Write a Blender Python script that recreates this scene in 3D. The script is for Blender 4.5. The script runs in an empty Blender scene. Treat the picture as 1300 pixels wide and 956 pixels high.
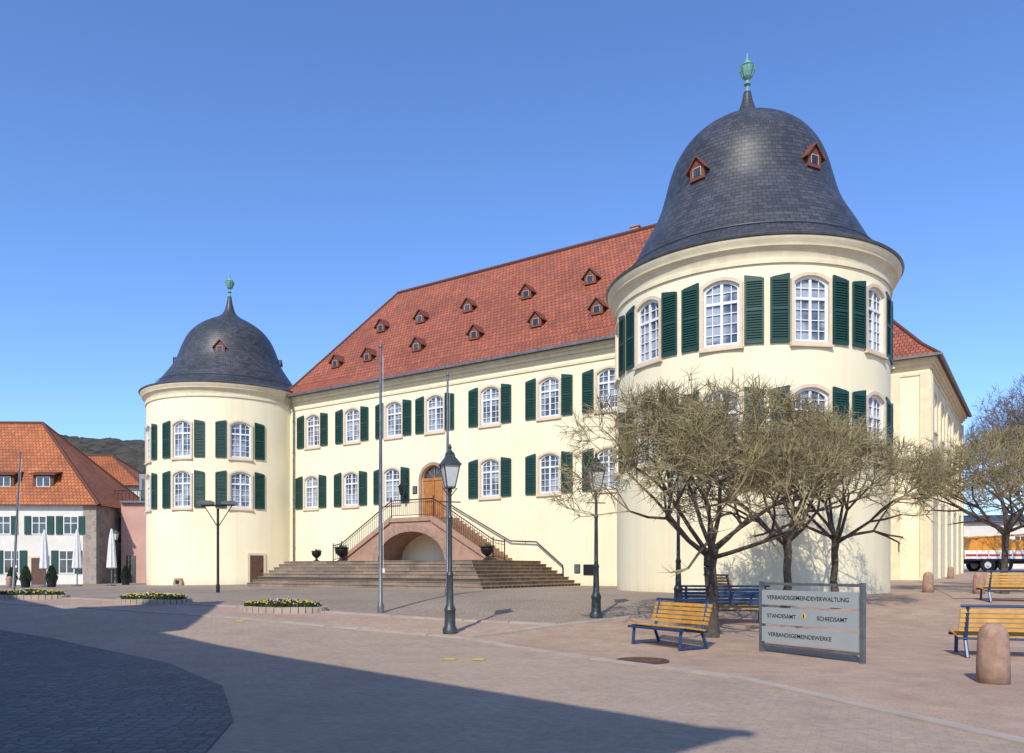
import bpy, bmesh, math, random
from mathutils import Vector, Matrix
R = math.radians
random.seed(7)
sc = bpy.context.scene
col = sc.collection
sc.view_settings.view_transform = 'Standard'
sc.view_settings.look = 'None'
sc.view_settings.exposure = 0

# ------------------------------------------------------------- materials
def base_mat(name):
    m = bpy.data.materials.new(name); m.use_nodes = True
    nt = m.node_tree; b = nt.nodes['Principled BSDF']
    return m, nt, b
def noise(nt, vec, scale, detail=4, rough=.55):
    n = nt.nodes.new('ShaderNodeTexNoise'); n.inputs['Scale'].default_value = scale
    n.inputs['Detail'].default_value = detail; n.inputs['Roughness'].default_value = rough
    nt.links.new(vec, n.inputs['Vector']); return n
def ramp(nt, fac, stops):
    r = nt.nodes.new('ShaderNodeValToRGB'); e = r.color_ramp.elements
    e[0].position, e[0].color = stops[0][0], (*stops[0][1], 1)
    e[1].position, e[1].color = stops[-1][0], (*stops[-1][1], 1)
    for p, c in stops[1:-1]:
        x = e.new(p); x.color = (*c, 1)
    nt.links.new(fac, r.inputs['Fac']); return r
def mix(nt, typ, fac, a, b):
    n = nt.nodes.new('ShaderNodeMixRGB'); n.blend_type = typ
    if isinstance(fac, (int, float)): n.inputs[0].default_value = fac
    else: nt.links.new(fac, n.inputs[0])
    for i, s in ((1, a), (2, b)):
        if isinstance(s, tuple): n.inputs[i].default_value = (*s, 1)
        else: nt.links.new(s, n.inputs[i])
    return n.outputs[0]
def bump(nt, b, h, strength, dist=.02):
    n = nt.nodes.new('ShaderNodeBump'); n.inputs['Strength'].default_value = strength
    n.inputs['Distance'].default_value = dist
    nt.links.new(h, n.inputs['Height']); nt.links.new(n.outputs[0], b.inputs['Normal'])
def pm(name, c1, c2=None, scale=3., rough=.6, bmp=0., metal=0., dist=.02, spec=None):
    m, nt, b = base_mat(name)
    if c2 is None: c2 = tuple(x*.82 for x in c1)
    tc = nt.nodes.new('ShaderNodeTexCoord')
    n = noise(nt, tc.outputs['Object'], scale)
    r = ramp(nt, n.outputs[0], [(.32, c2), (.68, c1)])
    nt.links.new(r.outputs[0], b.inputs['Base Color'])
    b.inputs['Roughness'].default_value = rough; b.inputs['Metallic'].default_value = metal
    if spec is not None: b.inputs['Specular IOR Level'].default_value = spec
    if bmp: 
        n2 = noise(nt, tc.outputs['Object'], scale*8)
        bump(nt, b, n2.outputs[0], bmp, dist)
    return m
def tile_mat(name, c1, c2, mortar, bw, rh, rough=.5, ms=.012, coord='UV', bmp=.6, big=.25, rot=0, msm=.1, lo=.68, hi=1.12):
    m, nt, b = base_mat(name)
    tc = nt.nodes.new('ShaderNodeTexCoord'); v = tc.outputs[coord]
    if rot:
        mp = nt.nodes.new('ShaderNodeMapping'); mp.inputs['Rotation'].default_value = (0, 0, rot)
        nt.links.new(v, mp.inputs['Vector']); v = mp.outputs[0]
    br = nt.nodes.new('ShaderNodeTexBrick'); nt.links.new(v, br.inputs['Vector'])
    br.inputs['Scale'].default_value = 1; br.inputs['Brick Width'].default_value = bw
    br.inputs['Row Height'].default_value = rh; br.inputs['Mortar Size'].default_value = ms
    br.inputs['Mortar Smooth'].default_value = msm
    br.inputs['Color1'].default_value = (*c1, 1); br.inputs['Color2'].default_value = (*c2, 1)
    br.inputs['Mortar'].default_value = (*mortar, 1)
    n = noise(nt, v, big, 5); r = ramp(nt, n.outputs[0], [(.3, (lo, lo, lo)), (.7, (hi, hi*.985, hi*.965))])
    c = mix(nt, 'MULTIPLY', 1., br.outputs[0], r.outputs[0])
    n2 = noise(nt, v, 9, 3); r2 = ramp(nt, n2.outputs[0], [(.3, (.85, .85, .85)), (.7, (1.12, 1.12, 1.12))])
    c = mix(nt, 'MULTIPLY', .8, c, r2.outputs[0])
    n6 = noise(nt, v, 1.3, 6, .7); r6 = ramp(nt, n6.outputs[0], [(.34, (.86, .85, .84)), (.55, (1.02, 1.02, 1.02))])
    c = mix(nt, 'MULTIPLY', .8, c, r6.outputs[0])
    nt.links.new(c, b.inputs['Base Color']); b.inputs['Roughness'].default_value = rough
    bump(nt, b, br.outputs['Fac'], bmp, -.01)
    return m
def stucco_mat():
    m, nt, b = base_mat('cream_stucco')
    tc = nt.nodes.new('ShaderNodeTexCoord'); v = tc.outputs['Object']
    n = noise(nt, v, .35, 6, .6); r = ramp(nt, n.outputs[0], [(.3, (.85, .745, .485)), (.55, (.885, .79, .54)), (.8, (.905, .82, .58))])
    mp = nt.nodes.new('ShaderNodeMapping'); mp.inputs['Scale'].default_value = (2.2, 2.2, .12); nt.links.new(v, mp.inputs['Vector'])
    n2 = noise(nt, mp.outputs[0], 1., 5); r2 = ramp(nt, n2.outputs[0], [(.25, (.91, .895, .87)), (.5, (1, 1, 1))])
    c = mix(nt, 'MULTIPLY', .7, r.outputs[0], r2.outputs[0])
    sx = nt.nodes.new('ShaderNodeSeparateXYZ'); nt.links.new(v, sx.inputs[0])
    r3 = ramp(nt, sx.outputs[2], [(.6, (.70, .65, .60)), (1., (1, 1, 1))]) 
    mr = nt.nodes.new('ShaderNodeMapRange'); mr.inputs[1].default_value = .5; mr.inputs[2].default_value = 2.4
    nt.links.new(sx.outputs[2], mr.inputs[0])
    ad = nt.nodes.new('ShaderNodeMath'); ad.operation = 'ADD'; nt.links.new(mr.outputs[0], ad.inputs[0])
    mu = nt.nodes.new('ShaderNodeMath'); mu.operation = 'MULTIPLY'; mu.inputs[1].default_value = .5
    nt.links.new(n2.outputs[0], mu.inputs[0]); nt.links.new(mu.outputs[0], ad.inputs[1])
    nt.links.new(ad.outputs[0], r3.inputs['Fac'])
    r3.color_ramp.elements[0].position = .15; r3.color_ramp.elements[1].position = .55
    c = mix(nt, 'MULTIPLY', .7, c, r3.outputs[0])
    nt.links.new(c, b.inputs['Base Color']); b.inputs['Roughness'].default_value = .9
    n3 = noise(nt, v, 14, 4); bump(nt, b, n3.outputs[0], .25, .02)
    return m
def cobble_mat(name, c1, c2, mortar, scale, rough=.75, lo=.75):
    m, nt, b = base_mat(name)
    tc = nt.nodes.new('ShaderNodeTexCoord'); v = tc.outputs['Object']
    vo = nt.nodes.new('ShaderNodeTexVoronoi'); vo.feature = 'DISTANCE_TO_EDGE'; vo.inputs['Scale'].default_value = scale
    vo.inputs['Randomness'].default_value = .6; nt.links.new(v, vo.inputs['Vector'])
    v2 = nt.nodes.new('ShaderNodeTexVoronoi'); v2.inputs['Scale'].default_value = scale; v2.inputs['Randomness'].default_value = .6
    nt.links.new(v, v2.inputs['Vector'])
    r = ramp(nt, v2.outputs['Color'], [(0, c1), (1, c2)])
    e = ramp(nt, vo.outputs['Distance'], [(.02, (0, 0, 0)), (.1, (1, 1, 1))])
    c = mix(nt, 'MIX', e.outputs[0], mortar, r.outputs[0])
    n = noise(nt, v, .3, 5); r2 = ramp(nt, n.outputs[0], [(.3, (lo, lo, lo)), (.7, (1.12, 1.1, 1.08))])
    c = mix(nt, 'MULTIPLY', 1, c, r2.outputs[0])
    nt.links.new(c, b.inputs['Base Color']); b.inputs['Roughness'].default_value = rough
    bump(nt, b, e.outputs[0], .5, .012)
    return m

M = {}
M['stucco'] = stucco_mat()
M['trim'] = pm('cream_stone_trim', (.80, .69, .46), (.68, .58, .38), 2.5, .8, .2)
M['surround'] = pm('pale_sandstone', (.74, .60, .42), (.63, .50, .35), 3, .85, .2)
M['slate'] = tile_mat('slate', (.046, .048, .054), (.086, .088, .096), (.02, .022, .025), .34, .17, .42, .012, bmp=.5, big=.5)
M['tile'] = tile_mat('red_roof_tile', (.47, .125, .055), (.31, .09, .048), (.12, .04, .025), .24, .30, .7, .022, bmp=.8, big=.35)
M['tile2'] = tile_mat('orange_roof_tile', (.56, .17, .045), (.40, .115, .035), (.14, .045, .02), .26, .32, .7, .022, bmp=.8, big=.4)
M['white'] = pm('white_paint', (.82, .82, .80), (.74, .74, .72), 4, .45)
M['green'] = pm('dark_green_paint', (.011, .058, .042), (.008, .042, .031), 2, .45, .05)
M['metal'] = pm('grey_green_metal', (.09, .105, .105), (.055, .068, .07), 5, .45, .05, .5)
M['iron'] = pm('dark_iron', (.03, .032, .035), (.02, .02, .022), 5, .5, .05, .5)
M['gutter'] = pm('zinc_gutter', (.22, .23, .24), (.14, .14, .15), 3, .5, 0, .6)
M['copper'] = pm('verdigris_copper', (.22, .46, .36), (.10, .24, .19), 5, .6, .2)
M['wood'] = pm('orange_oak_wood', (.50, .21, .045), (.36, .14, .03), 4, .45, .1)
M['dwood'] = pm('brown_door_wood', (.12, .06, .035), (.08, .04, .025), 5, .6, .1)
M['dorm'] = pm('dormer_red_wood', (.22, .065, .035), (.14, .045, .025), 5, .7, .1)
M['sand'] = pm('red_sandstone', (.46, .27, .18), (.33, .20, .14), 2.5, .85, .4)
M['bollard'] = pm('bollard_sandstone', (.44, .27, .19), (.27, .17, .12), 7, .85, .5)
M['stair'] = tile_mat('terrace_stone', (.34, .25, .18), (.23, .175, .13), (.10, .08, .06), .9, .16, .85, .008, coord='Object', bmp=.3, big=.8)
M['bark'] = pm('bark', (.13, .10, .075), (.065, .05, .038), 10, .9, .8)
M['twig'] = pm('twig_bark', (.35, .29, .145), (.20, .16, .085), 3, .85)
M['twig2'] = pm('grey_twig_bark', (.17, .125, .095), (.10, .075, .055), 3, .85)
M['blue'] = pm('dark_blue_steel', (.015, .055, .16), (.012, .04, .11), 4, .35, 0, .1)
M['bwood'] = pm('yellow_bench_wood', (.66, .37, .075), (.48, .25, .05), 5, .45, .1)
M['signpost'] = pm('grey_steel', (.20, .215, .225), (.14, .15, .16), 5, .45, .05, .5)
M['panel'] = pm('grey_sign_panel', (.33, .36, .365), (.30, .33, .335), 2, .6)
M['black'] = pm('black_lettering', (.008, .008, .009), None, 3, .7)
M['rubber'] = pm('rubber', (.018, .018, .018), None, 3, .8)
M['red'] = pm('red_paint', (.50, .03, .02), None, 3, .4)
M['orange'] = pm('orange_paint', (.70, .30, .03), (.62, .24, .03), 2, .5)
M['gold'] = pm('gold_yellow', (.75, .5, .05), None, 4, .5)
M['greywall'] = pm('grey_render', (.34, .33, .32), None, 1, .85, .1)
M['pinkwall'] = pm('pink_render', (.60, .36, .29), None, 1, .85, .1)
M['whitewall'] = pm('white_render', (.74, .70, .61), (.64, .60, .52), 1, .85, .1)
M['rubble'] = cobble_mat('rubble_stone', (.40, .33, .26), (.24, .19, .15), (.36, .31, .26), 2.2)
M['fabric'] = pm('white_canvas', (.75, .75, .74), (.62, .62, .61), 6, .8, .2)
M['soil'] = pm('soil_greens', (.035, .055, .015), (.06, .04, .025), 9, .95, .8)
M['leaf'] = pm('leaf_green', (.05, .10, .02), (.03, .06, .015), 9, .7)
M['conifer'] = pm('conifer_green', (.02, .05, .02), (.012, .03, .012), 9, .8)
M['yel'] = pm('yellow_petal', (.80, .58, .03), None, 3, .6)
M['wht'] = pm('white_petal', (.75, .72, .75), None, 3, .6)
M['pur'] = pm('purple_petal', (.18, .04, .20), None, 3, .6)
M['kerb'] = pm('kerb_stone', (.46, .38, .31), (.36, .29, .24), 2, .85)
M['lead'] = pm('lead_flashing', (.10, .105, .11), (.07, .073, .078), 2, .5, .1, .3)
def glass_mat(name, c1, c2, rough):
    m, nt, b = base_mat(name)
    tc = nt.nodes.new('ShaderNodeTexCoord'); oi = nt.nodes.new('ShaderNodeObjectInfo')
    ad = nt.nodes.new('ShaderNodeVectorMath'); ad.operation = 'ADD'
    ml = nt.nodes.new('ShaderNodeMath'); ml.operation = 'MULTIPLY'; ml.inputs[1].default_value = 40
    nt.links.new(oi.outputs['Random'], ml.inputs[0])
    nt.links.new(tc.outputs['Object'], ad.inputs[0]); nt.links.new(ml.outputs[0], ad.inputs[1])
    n = noise(nt, ad.outputs[0], 1.1, 2); r = ramp(nt, n.outputs[0], [(.42, c1), (.6, c2)])
    nt.links.new(r.outputs[0], b.inputs['Base Color']); b.inputs['Roughness'].default_value = rough
    b.inputs['Specular IOR Level'].default_value = .9
    return m
M['glass'] = glass_mat('window_glass', (.05, .07, .10), (.36, .39, .43), .07)
M['dglass'] = glass_mat('dark_glass', (.02, .025, .03), (.06, .07, .08), .08)
M['lglass'] = pm('frosted_lantern_glass', (.62, .66, .64), (.5, .54, .52), 4, .2)
# ground mats
M['gravel'] = pm('reddish_gravel', (.47, .33, .235), (.38, .265, .19), .35, .95, .6, dist=.01)
nt = M['gravel'].node_tree; b = nt.nodes['Principled BSDF']
tc = [n for n in nt.nodes if n.type == 'TEX_COORD'][0]
src = b.inputs['Base Color'].links[0].from_socket
nn = noise(nt, tc.outputs['Object'], 25, 4, .7); rr = ramp(nt, nn.outputs[0], [(.3, (.66, .65, .64)), (.7, (1.18, 1.18, 1.18))])
n5 = noise(nt, tc.outputs['Object'], 1.7, 6, .7); r5 = ramp(nt, n5.outputs[0], [(.35, (.82, .81, .80)), (.6, (1.05, 1.05, 1.05))])
cc = mix(nt, 'MULTIPLY', .8, src, rr.outputs[0]); cc = mix(nt, 'MULTIPLY', 1., cc, r5.outputs[0])
nt.links.new(cc, b.inputs['Base Color'])
M['street'] = tile_mat('street_paving', (.43, .325, .24), (.40, .30, .22), (.345, .26, .195), .20, .10, .85, .006, coord='Object', bmp=.12, big=.3, rot=R(25), lo=.86, hi=1.05)
M['pave'] = tile_mat('pink_paving', (.47, .335, .245), (.425, .30, .22), (.35, .25, .185), .2, .1, .85, .006, coord='Object', bmp=.15, big=.3, rot=R(-31), lo=.86, hi=1.05)
M['plaza'] = cobble_mat('plaza_setts', (.36, .28, .205), (.275, .215, .16), (.23, .18, .135), 8, lo=.8)
M['setts'] = cobble_mat('dark_basalt_setts', (.21, .19, .17), (.12, .11, .10), (.09, .08, .07), 6.5)

# ------------------------------------------------------------- mesh builder
class MB:
    def __init__(s): s.v = []; s.f = []; s.m = []; s.uv = []; s.T = Matrix.Identity(4); s.mi = 0
    def av(s, pts):
        n = len(s.v); s.v += [tuple(s.T @ Vector(p)) for p in pts]; return n
    def af(s, f, uv=None): s.f.append(tuple(f)); s.m.append(s.mi); s.uv.append(uv)
    def box(s, x0, x1, y0, y1, z0, z1):
        n = s.av([(x0,y0,z0),(x1,y0,z0),(x1,y1,z0),(x0,y1,z0),(x0,y0,z1),(x1,y0,z1),(x1,y1,z1),(x0,y1,z1)])
        for f in ((0,3,2,1),(4,5,6,7),(0,1,5,4),(1,2,6,5),(2,3,7,6),(3,0,4,7)): s.af([n+i for i in f])
    def prism(s, poly, y0, y1):
        k = len(poly); n = s.av([(x, y0, z) for x, z in poly] + [(x, y1, z) for x, z in poly])
        s.af(range(n, n+k)); s.af(range(n+2*k-1, n+k-1, -1))
        for i in range(k):
            j = (i+1) % k; s.af((n+i, n+k+i, n+k+j, n+j))
    def ring(s, inn, out, y0, y1, closed=True):
        k = len(inn); n = s.av([(x,y0,z) for x,z in inn]+[(x,y0,z) for x,z in out]+[(x,y1,z) for x,z in inn]+[(x,y1,z) for x,z in out])
        for i in range(k if closed else k-1):
            j = (i+1) % k
            s.af((n+i, n+k+i, n+k+j, n+j)); s.af((n+2*k+i, n+2*k+j, n+3*k+j, n+3*k+i))
            s.af((n+k+i, n+3*k+i, n+3*k+j, n+k+j)); s.af((n+i, n+j, n+2*k+j, n+2*k+i))
    def lathe(s, prof, n=24, cx=0, cy=0, a0=0, uvr=None, cap=True):
        b = len(s.v); k = len(prof); L = [0]
        for i in range(1, k): L.append(L[-1]+math.hypot(prof[i][0]-prof[i-1][0], prof[i][1]-prof[i-1][1]))
        for r, z in prof:
            s.av([(cx+r*math.cos(a0+2*math.pi*i/n), cy+r*math.sin(a0+2*math.pi*i/n), z) for i in range(n)])
        U = (uvr or 1)*2*math.pi
        for j in range(k-1):
            for i in range(n):
                i2 = (i+1) % n
                s.af((b+j*n+i, b+j*n+i2, b+(j+1)*n+i2, b+(j+1)*n+i), [(U*i/n, L[j]), (U*(i+1)/n, L[j]), (U*(i+1)/n, L[j+1]), (U*i/n, L[j+1])])
        if cap:
            s.af([b+i for i in range(n-1, -1, -1)]); s.af([b+(k-1)*n+i for i in range(n)])
    def tube(s, p0, p1, r0, r1=None, n=6, cap=False):
        r1 = r0 if r1 is None else r1
        p0 = Vector(p0); p1 = Vector(p1); d = p1-p0
        if d.length < 1e-6: return
        a = d.orthogonal().normalized(); bb = d.normalized().cross(a)
        P = []
        for p, r in ((p0, r0), (p1, r1)):
            P += [p + a*(r*math.cos(2*math.pi*i/n)) + bb*(r*math.sin(2*math.pi*i/n)) for i in range(n)]
        k = s.av(P)
        for i in range(n):
            j = (i+1) % n; s.af((k+i, k+j, k+n+j, k+n+i))
        if cap: s.af([k+i for i in range(n-1, -1, -1)]); s.af([k+n+i for i in range(n)])
    def poly(s, pts, uv=False):
        n = s.av(pts); u = None
        if uv:
            P = [Vector(p) for p in pts]; nr = (P[1]-P[0]).cross(P[2]-P[0]).normalized()
            U = Vector((0, 0, 1)).cross(nr)
            U = U.normalized() if U.length > 1e-4 else Vector((1, 0, 0)); V = nr.cross(U)
            u = [(p.dot(U), p.dot(V)) for p in P]
        s.af(range(n, n+len(pts)), u)
    def mesh(s, name, mats, smooth=False, bev=0):
        me = bpy.data.meshes.new(name); me.from_pydata(s.v, [], s.f)
        for m in mats: me.materials.append(M[m])
        me.polygons.foreach_set('material_index', s.m)
        if any(u for u in s.uv):
            ul = me.uv_layers.new(name='UVMap'); data = [0.]*(2*len(me.loops))
            for p, u in zip(me.polygons, s.uv):
                if u:
                    for q, li in enumerate(p.loop_indices): data[2*li] = u[q][0]; data[2*li+1] = u[q][1]
            ul.data.foreach_set('uv', data)
        if smooth: me.polygons.foreach_set('use_smooth', [True]*len(me.polygons)); 
        me.update()
        if smooth and smooth != 'all':
            try: me.set_sharp_from_angle(angle=R(35))
            except Exception: pass
        return me
def add(name, me, parent=None, loc=(0,0,0), rot=0, **kw):
    o = bpy.data.objects.new(name, me); col.objects.link(o)
    if parent: o.parent = parent
    o.location = loc
    o.rotation_euler = (0, 0, rot)
    for k, v in kw.items(): o[k] = v
    return o
def thing(name, label, cat, loc, rot=0, parts=(), group=None, scale=1):
    e = add(name, None, None, loc, rot, label=label, category=cat)
    if group: e['group'] = group
    if scale != 1: e.scale = (scale,)*3
    for pn, me in parts: add(pn, me, e)
    return e

# ------------------------------------------------------------- terrain
def sstep(x): x = max(0, min(1, x)); return x*x*(3-2*x)
def g(X, Y):
    s = sstep((Y-14.5)/13.5)
    P = .75 if X > -5 else max(.3, .75-(-5-X)*.0115)
    z = s*P
    if Y > 28: z += (min(Y, 75)-28)*.018*sstep((X-10)/7)
    return z
def gridlines():
    near = [i*2. for i in range(-30, 31)]
    xs = [-3000, -1200, -500, -220, -120, -80] + near + [80, 120, 220, 500, 1200, 3000]
    ys = [-600, -200, -80, -40] + [i*2. for i in range(-10, 51)] + [130, 200, 400, 1000, 3000]
    return xs, ys
XS, YS = gridlines()
mb = MB(); mb.v = [(x, y, g(x, y)) for y in YS for x in XS]
nx = len(XS)
for j in range(len(YS)-1):
    for i in range(nx-1): mb.af((j*nx+i, j*nx+i+1, (j+1)*nx+i+1, (j+1)*nx+i))
add('ground', mb.mesh('ground', ['gravel'], 'all'), kind='structure')
def drape(name, poly, off, mat):
    bm = bmesh.new(); vs = [bm.verts.new((x, y, 0)) for x, y in poly]; bm.faces.new(vs)
    bmesh.ops.triangulate(bm, faces=bm.faces[:])
    x0, x1 = min(p[0] for p in poly), max(p[0] for p in poly); y0, y1 = min(p[1] for p in poly), max(p[1] for p in poly)
    for x in XS:
        if x0 < x < x1: bmesh.ops.bisect_plane(bm, geom=bm.verts[:]+bm.edges[:]+bm.faces[:], plane_co=(x, 0, 0), plane_no=(1, 0, 0))
    for y in YS:
        if y0 < y < y1: bmesh.ops.bisect_plane(bm, geom=bm.verts[:]+bm.edges[:]+bm.faces[:], plane_co=(0, y, 0), plane_no=(0, 1, 0))
    for v in bm.verts: v.co.z = g(v.co.x, v.co.y)+off
    bm.normal_update()
    for f in bm.faces:
        if f.normal.z < 0: f.normal_flip()
    me = bpy.data.meshes.new(name); bm.to_mesh(me); bm.free()
    me.materials.append(M[mat])
    return add(name, me, kind='structure')
drape('road', [(-60, 34), (-34, 32.5), (-7, 20.4), (-1, 17.1), (3.2, 11.5), (6, 3), (6, -20), (-60, -20)], .012, 'street')
drape('pavement', [(-60, 34.1), (-34, 32.6), (-7, 20.5), (-1, 17.2), (1.2, 19.2), (-1.2, 19.9), (-7, 22.3), (-34, 35.3), (-60, 37)], .012, 'pave')
drape('plaza', [(-60, 37.1), (-34, 35.4), (-7, 22.4), (-1.2, 20.0), (1.3, 19.3), (4.2, 21.4), (9.5, 25.4), (12, 29), (12, 40), (-20, 62), (-60, 60)], .016, 'plaza')
drape('cobbled_street', [(-60, 26), (-20, 23), (-15, 20.6), (-12.5, 18.8), (-10, 17.1), (-7.7, 15.1), (-5.7, 13.1), (-3.9, 10.6), (-2.9, 8.2), (-2.3, 5), (-2.2, -10), (-60, -10)], .028, 'setts')
drape('path', [(14, 25), (20, 25), (50, 75), (36, 75)], .012, 'pave')
def strip(name, pts, w, off, mat):
    a = MB(); S = []
    for p, q in zip(pts[:-1], pts[1:]):
        n = max(1, int(math.hypot(q[0]-p[0], q[1]-p[1])/.95)); S += [(p[0]+(q[0]-p[0])*i/n, p[1]+(q[1]-p[1])*i/n) for i in range(n)]
    S.append(pts[-1]); P = [Vector(s) for s in S]; rn = random.Random(1)
    for p, q in zip(P[:-1], P[1:]):
        d = (q-p).normalized(); n = Vector((-d.y, d.x))*w/2; q = q-d*.02; h = off+rn.uniform(-.004, .004)
        c = [p+n, q+n, q-n, p-n]; k = a.av([(v.x, v.y, g(v.x, v.y)+h) for v in c]+[(v.x, v.y, g(v.x, v.y)-.1) for v in c])
        for f in ((0,3,2,1),(0,1,5,4),(1,2,6,5),(2,3,7,6),(3,0,4,7)): a.af([k+i for i in f])
    return add(name, a.mesh(name, [mat]), kind='structure')
strip('kerb', [(-34, 32.55), (-7, 20.45), (-1, 17.15), (3.25, 11.5), (6.05, 3)], .2, .034, 'kerb')
strip('kerb_line', [(-.9, 17.35), (1.25, 19.25), (4.2, 21.4), (9.5, 25.4)], .2, .04, 'kerb')
strip('kerb_row', [(-34, 35.35), (-7, 22.35), (-1.2, 19.95), (1.1, 19.3)], .2, .04, 'kerb')
for X, Y in ((-1.1, 13.8), (-.6, 13.75), (-6.9, 19.9), (-4.9, 15.2), (-4.5, 15.1)):
    drape('painted_marking', [(X-.13, Y-.1), (X+.1, Y-.14), (X+.15, Y+.1), (X-.08, Y+.13)], .02, 'gold')

# ------------------------------------------------------------- castle
rotC = math.atan2(-.56, .829)
castle = add('castle_building', None, None, (1.88, 40, 0), rotC, category='castle',
             label='cream castle with red roof, green shutters and two domed towers')
CM = Matrix.Translation((1.88, 40, 0)) @ Matrix.Rotation(rotC, 4, 'Z'); CI = CM.inverted()
def toL(X, Y): p = CI @ Vector((X, Y, 0)); return p.x, p.y
TR = toL(9.29, 31.1); TL = toL(-19.0, 53.0)
camR = math.atan2(-31.1, -9.29)-rotC; camL = math.atan2(-53.0, 19.0)-rotC
RT = 5.1
def arch(hw, z0, z1, rise, n=8):
    pts = [(-hw, z0), (hw, z0)]
    rad = (hw*hw+rise*rise)/(2*rise); a = math.asin(min(1, hw/rad)); cz = z1-rad
    for i in range(n+1):
        t = a-2*a*i/n; pts.append((rad*math.sin(t), cz+rad*math.cos(t)))
    return pts
HW = .6
def kit(H, tag):
    k = {}
    a = MB(); a.prism(arch(HW-.01, .01, H-.01, .22), .16, .19); k['glass'] = a.mesh('window_pane', ['glass'])
    a = MB(); a.ring(arch(HW-.085, .09, H-.09, .2), arch(HW-.003, .005, H-.004, .22), .07, .15)
    a.box(-.045, .045, .085, .15, .09, H-.1); tz = H*.66
    a.box(-HW+.08, HW-.08, .08, .148, tz-.045, tz+.045)
    for x in (-.31, .31): a.box(x-.014, x+.014, .11, .147, .09, H-.16)
    for z in [H*.18, H*.34, H*.5, H*.82]: a.box(-HW+.08, HW-.08, .112, .146, z-.014, z+.014)
    k['frame'] = a.mesh('window_frame', ['white'])
    a = MB(); a.ring(arch(HW+.002, 0, H, .22), arch(HW+.11, -.1, H+.11, .24), -.035, .12)
    a.box(-HW-.14, HW+.14, -.09, .1, -.17, -.1); k['surround'] = a.mesh('window_surround', ['surround'])
    for sgn, nm in ((-1, 'L'), (1, 'R')):
        a = MB(); w = .33; top = H+.04
        def zt(x): return top-.12*((x*sgn+w)/(2*w))**2
        a.box(-w, -w+.07, -.03, .02, -.03, zt(-w)); a.box(w-.07, w, -.03, .02, -.03, zt(w))
        a.box(-w+.07, w-.07, -.028, .018, -.03, .07); a.box(-w+.07, w-.07, -.028, .018, H*.5-.05, H*.5+.05)
        n = a.av([(-w+.07, -.028, top-.22), (w-.07, -.028, top-.22), (w-.07, -.028, zt(w-.07)), (-w+.07, -.028, zt(-w+.07)),
                  (-w+.07, .018, top-.22), (w-.07, .018, top-.22), (w-.07, .018, zt(w-.07)), (-w+.07, .018, zt(-w+.07))])
        for f in ((0,1,2,3),(7,6,5,4),(3,2,6,7),(0,4,5,1)): a.af([n+i for i in f])
        z = .09
        while z < top-.24:
            if abs(z+.03-H*.5) > .07:
                n = a.av([(-w+.07, -.022, z), (w-.07, -.022, z), (w-.07, .012, z+.06), (-w+.07, .012, z+.06),
                          (-w+.07, -.022, z-.012), (w-.07, -.022, z-.012), (w-.07, .012, z+.048), (-w+.07, .012, z+.048)])
                for f in ((0,1,2,3),(7,6,5,4),(4,5,1,0)): a.af([n+i for i in f])
            z += .085
        a.box(-w+.07, w-.07, .013, .016, 0, top-.2)
        k[nm] = a.mesh('shutter', ['green'])
    return k
KF = kit(2.0, 'f'); KT = kit(2.2, 't')
def cut_pts(c, H, x, y, z, rho):
    c.T = Matrix.Translation((x, y, z)) @ Matrix.Rotation(rho, 4, 'Z')
    c.prism(arch(HW, 0, H, .22), -.5, .32); c.T = Matrix.Identity(4)
rw = random.Random(4)
def put_window(k, x, y, z, rho, cen=None, shut=True, sh=12.6):
    w = add('window', k['glass'], castle, (x, y, z), rho)
    add('window_frame', k['frame'], w); add('window_surround', k['surround'], w)
    if not shut: return w
    for sg, nm in ((-1, 'L'), (1, 'R')):
        tilt = sg*R(rw.uniform(0, 2.5))
        if cen is None:
            add('shutter', k[nm], w, (sg*1.08, -.06, 0), tilt).scale = (.95, 1, 1)
        else:
            a = sg*R(sh)
            rr = RT+.05
            add('shutter', k[nm], w, (rr*math.sin(a), RT-rr*math.cos(a), 0), a).scale = (.96, 1, 1)
    return w
def carve(o, cutter):
    cm = cutter.mesh('cutter', ['surround']); co = bpy.data.objects.new('cutter', cm); col.objects.link(co)
    co.parent = o.parent; co.location = o.location
    md = o.modifiers.new('b', 'BOOLEAN'); md.operation = 'DIFFERENCE'; md.object = co; md.solver = 'EXACT'
    bpy.context.view_layer.update()
    dg = bpy.context.evaluated_depsgraph_get()
    me = bpy.data.meshes.new_from_object(o.evaluated_get(dg)); old = o.data
    o.modifiers.clear(); o.data = me
    bpy.data.objects.remove(co); bpy.data.meshes.remove(cm)
# main walls
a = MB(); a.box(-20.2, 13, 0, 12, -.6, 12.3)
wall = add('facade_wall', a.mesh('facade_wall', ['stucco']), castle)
c = MB()
tsU = [17.47, 13.98, 10.6, 7.49, 3.69, 0, -3.34]
tsL = [17.6, 14.1, 10.75, 3.69, 0, -3.34]
for t in tsU: cut_pts(c, 2.0, -t, 0, 9.32, 0); put_window(KF, -t, 0, 9.32, 0)
for t in tsL: cut_pts(c, 2.0, -t, 0, 5.45, 0); put_window(KF, -t, 0, 5.45, 0)
DX = -7.62; c.T = Matrix.Translation((DX, 0, 4.42)); c.prism(arch(.82, 0, 3.0, .8, 14), -.5, .35); c.T = Matrix.Identity(4)
carve(wall, c)
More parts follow.
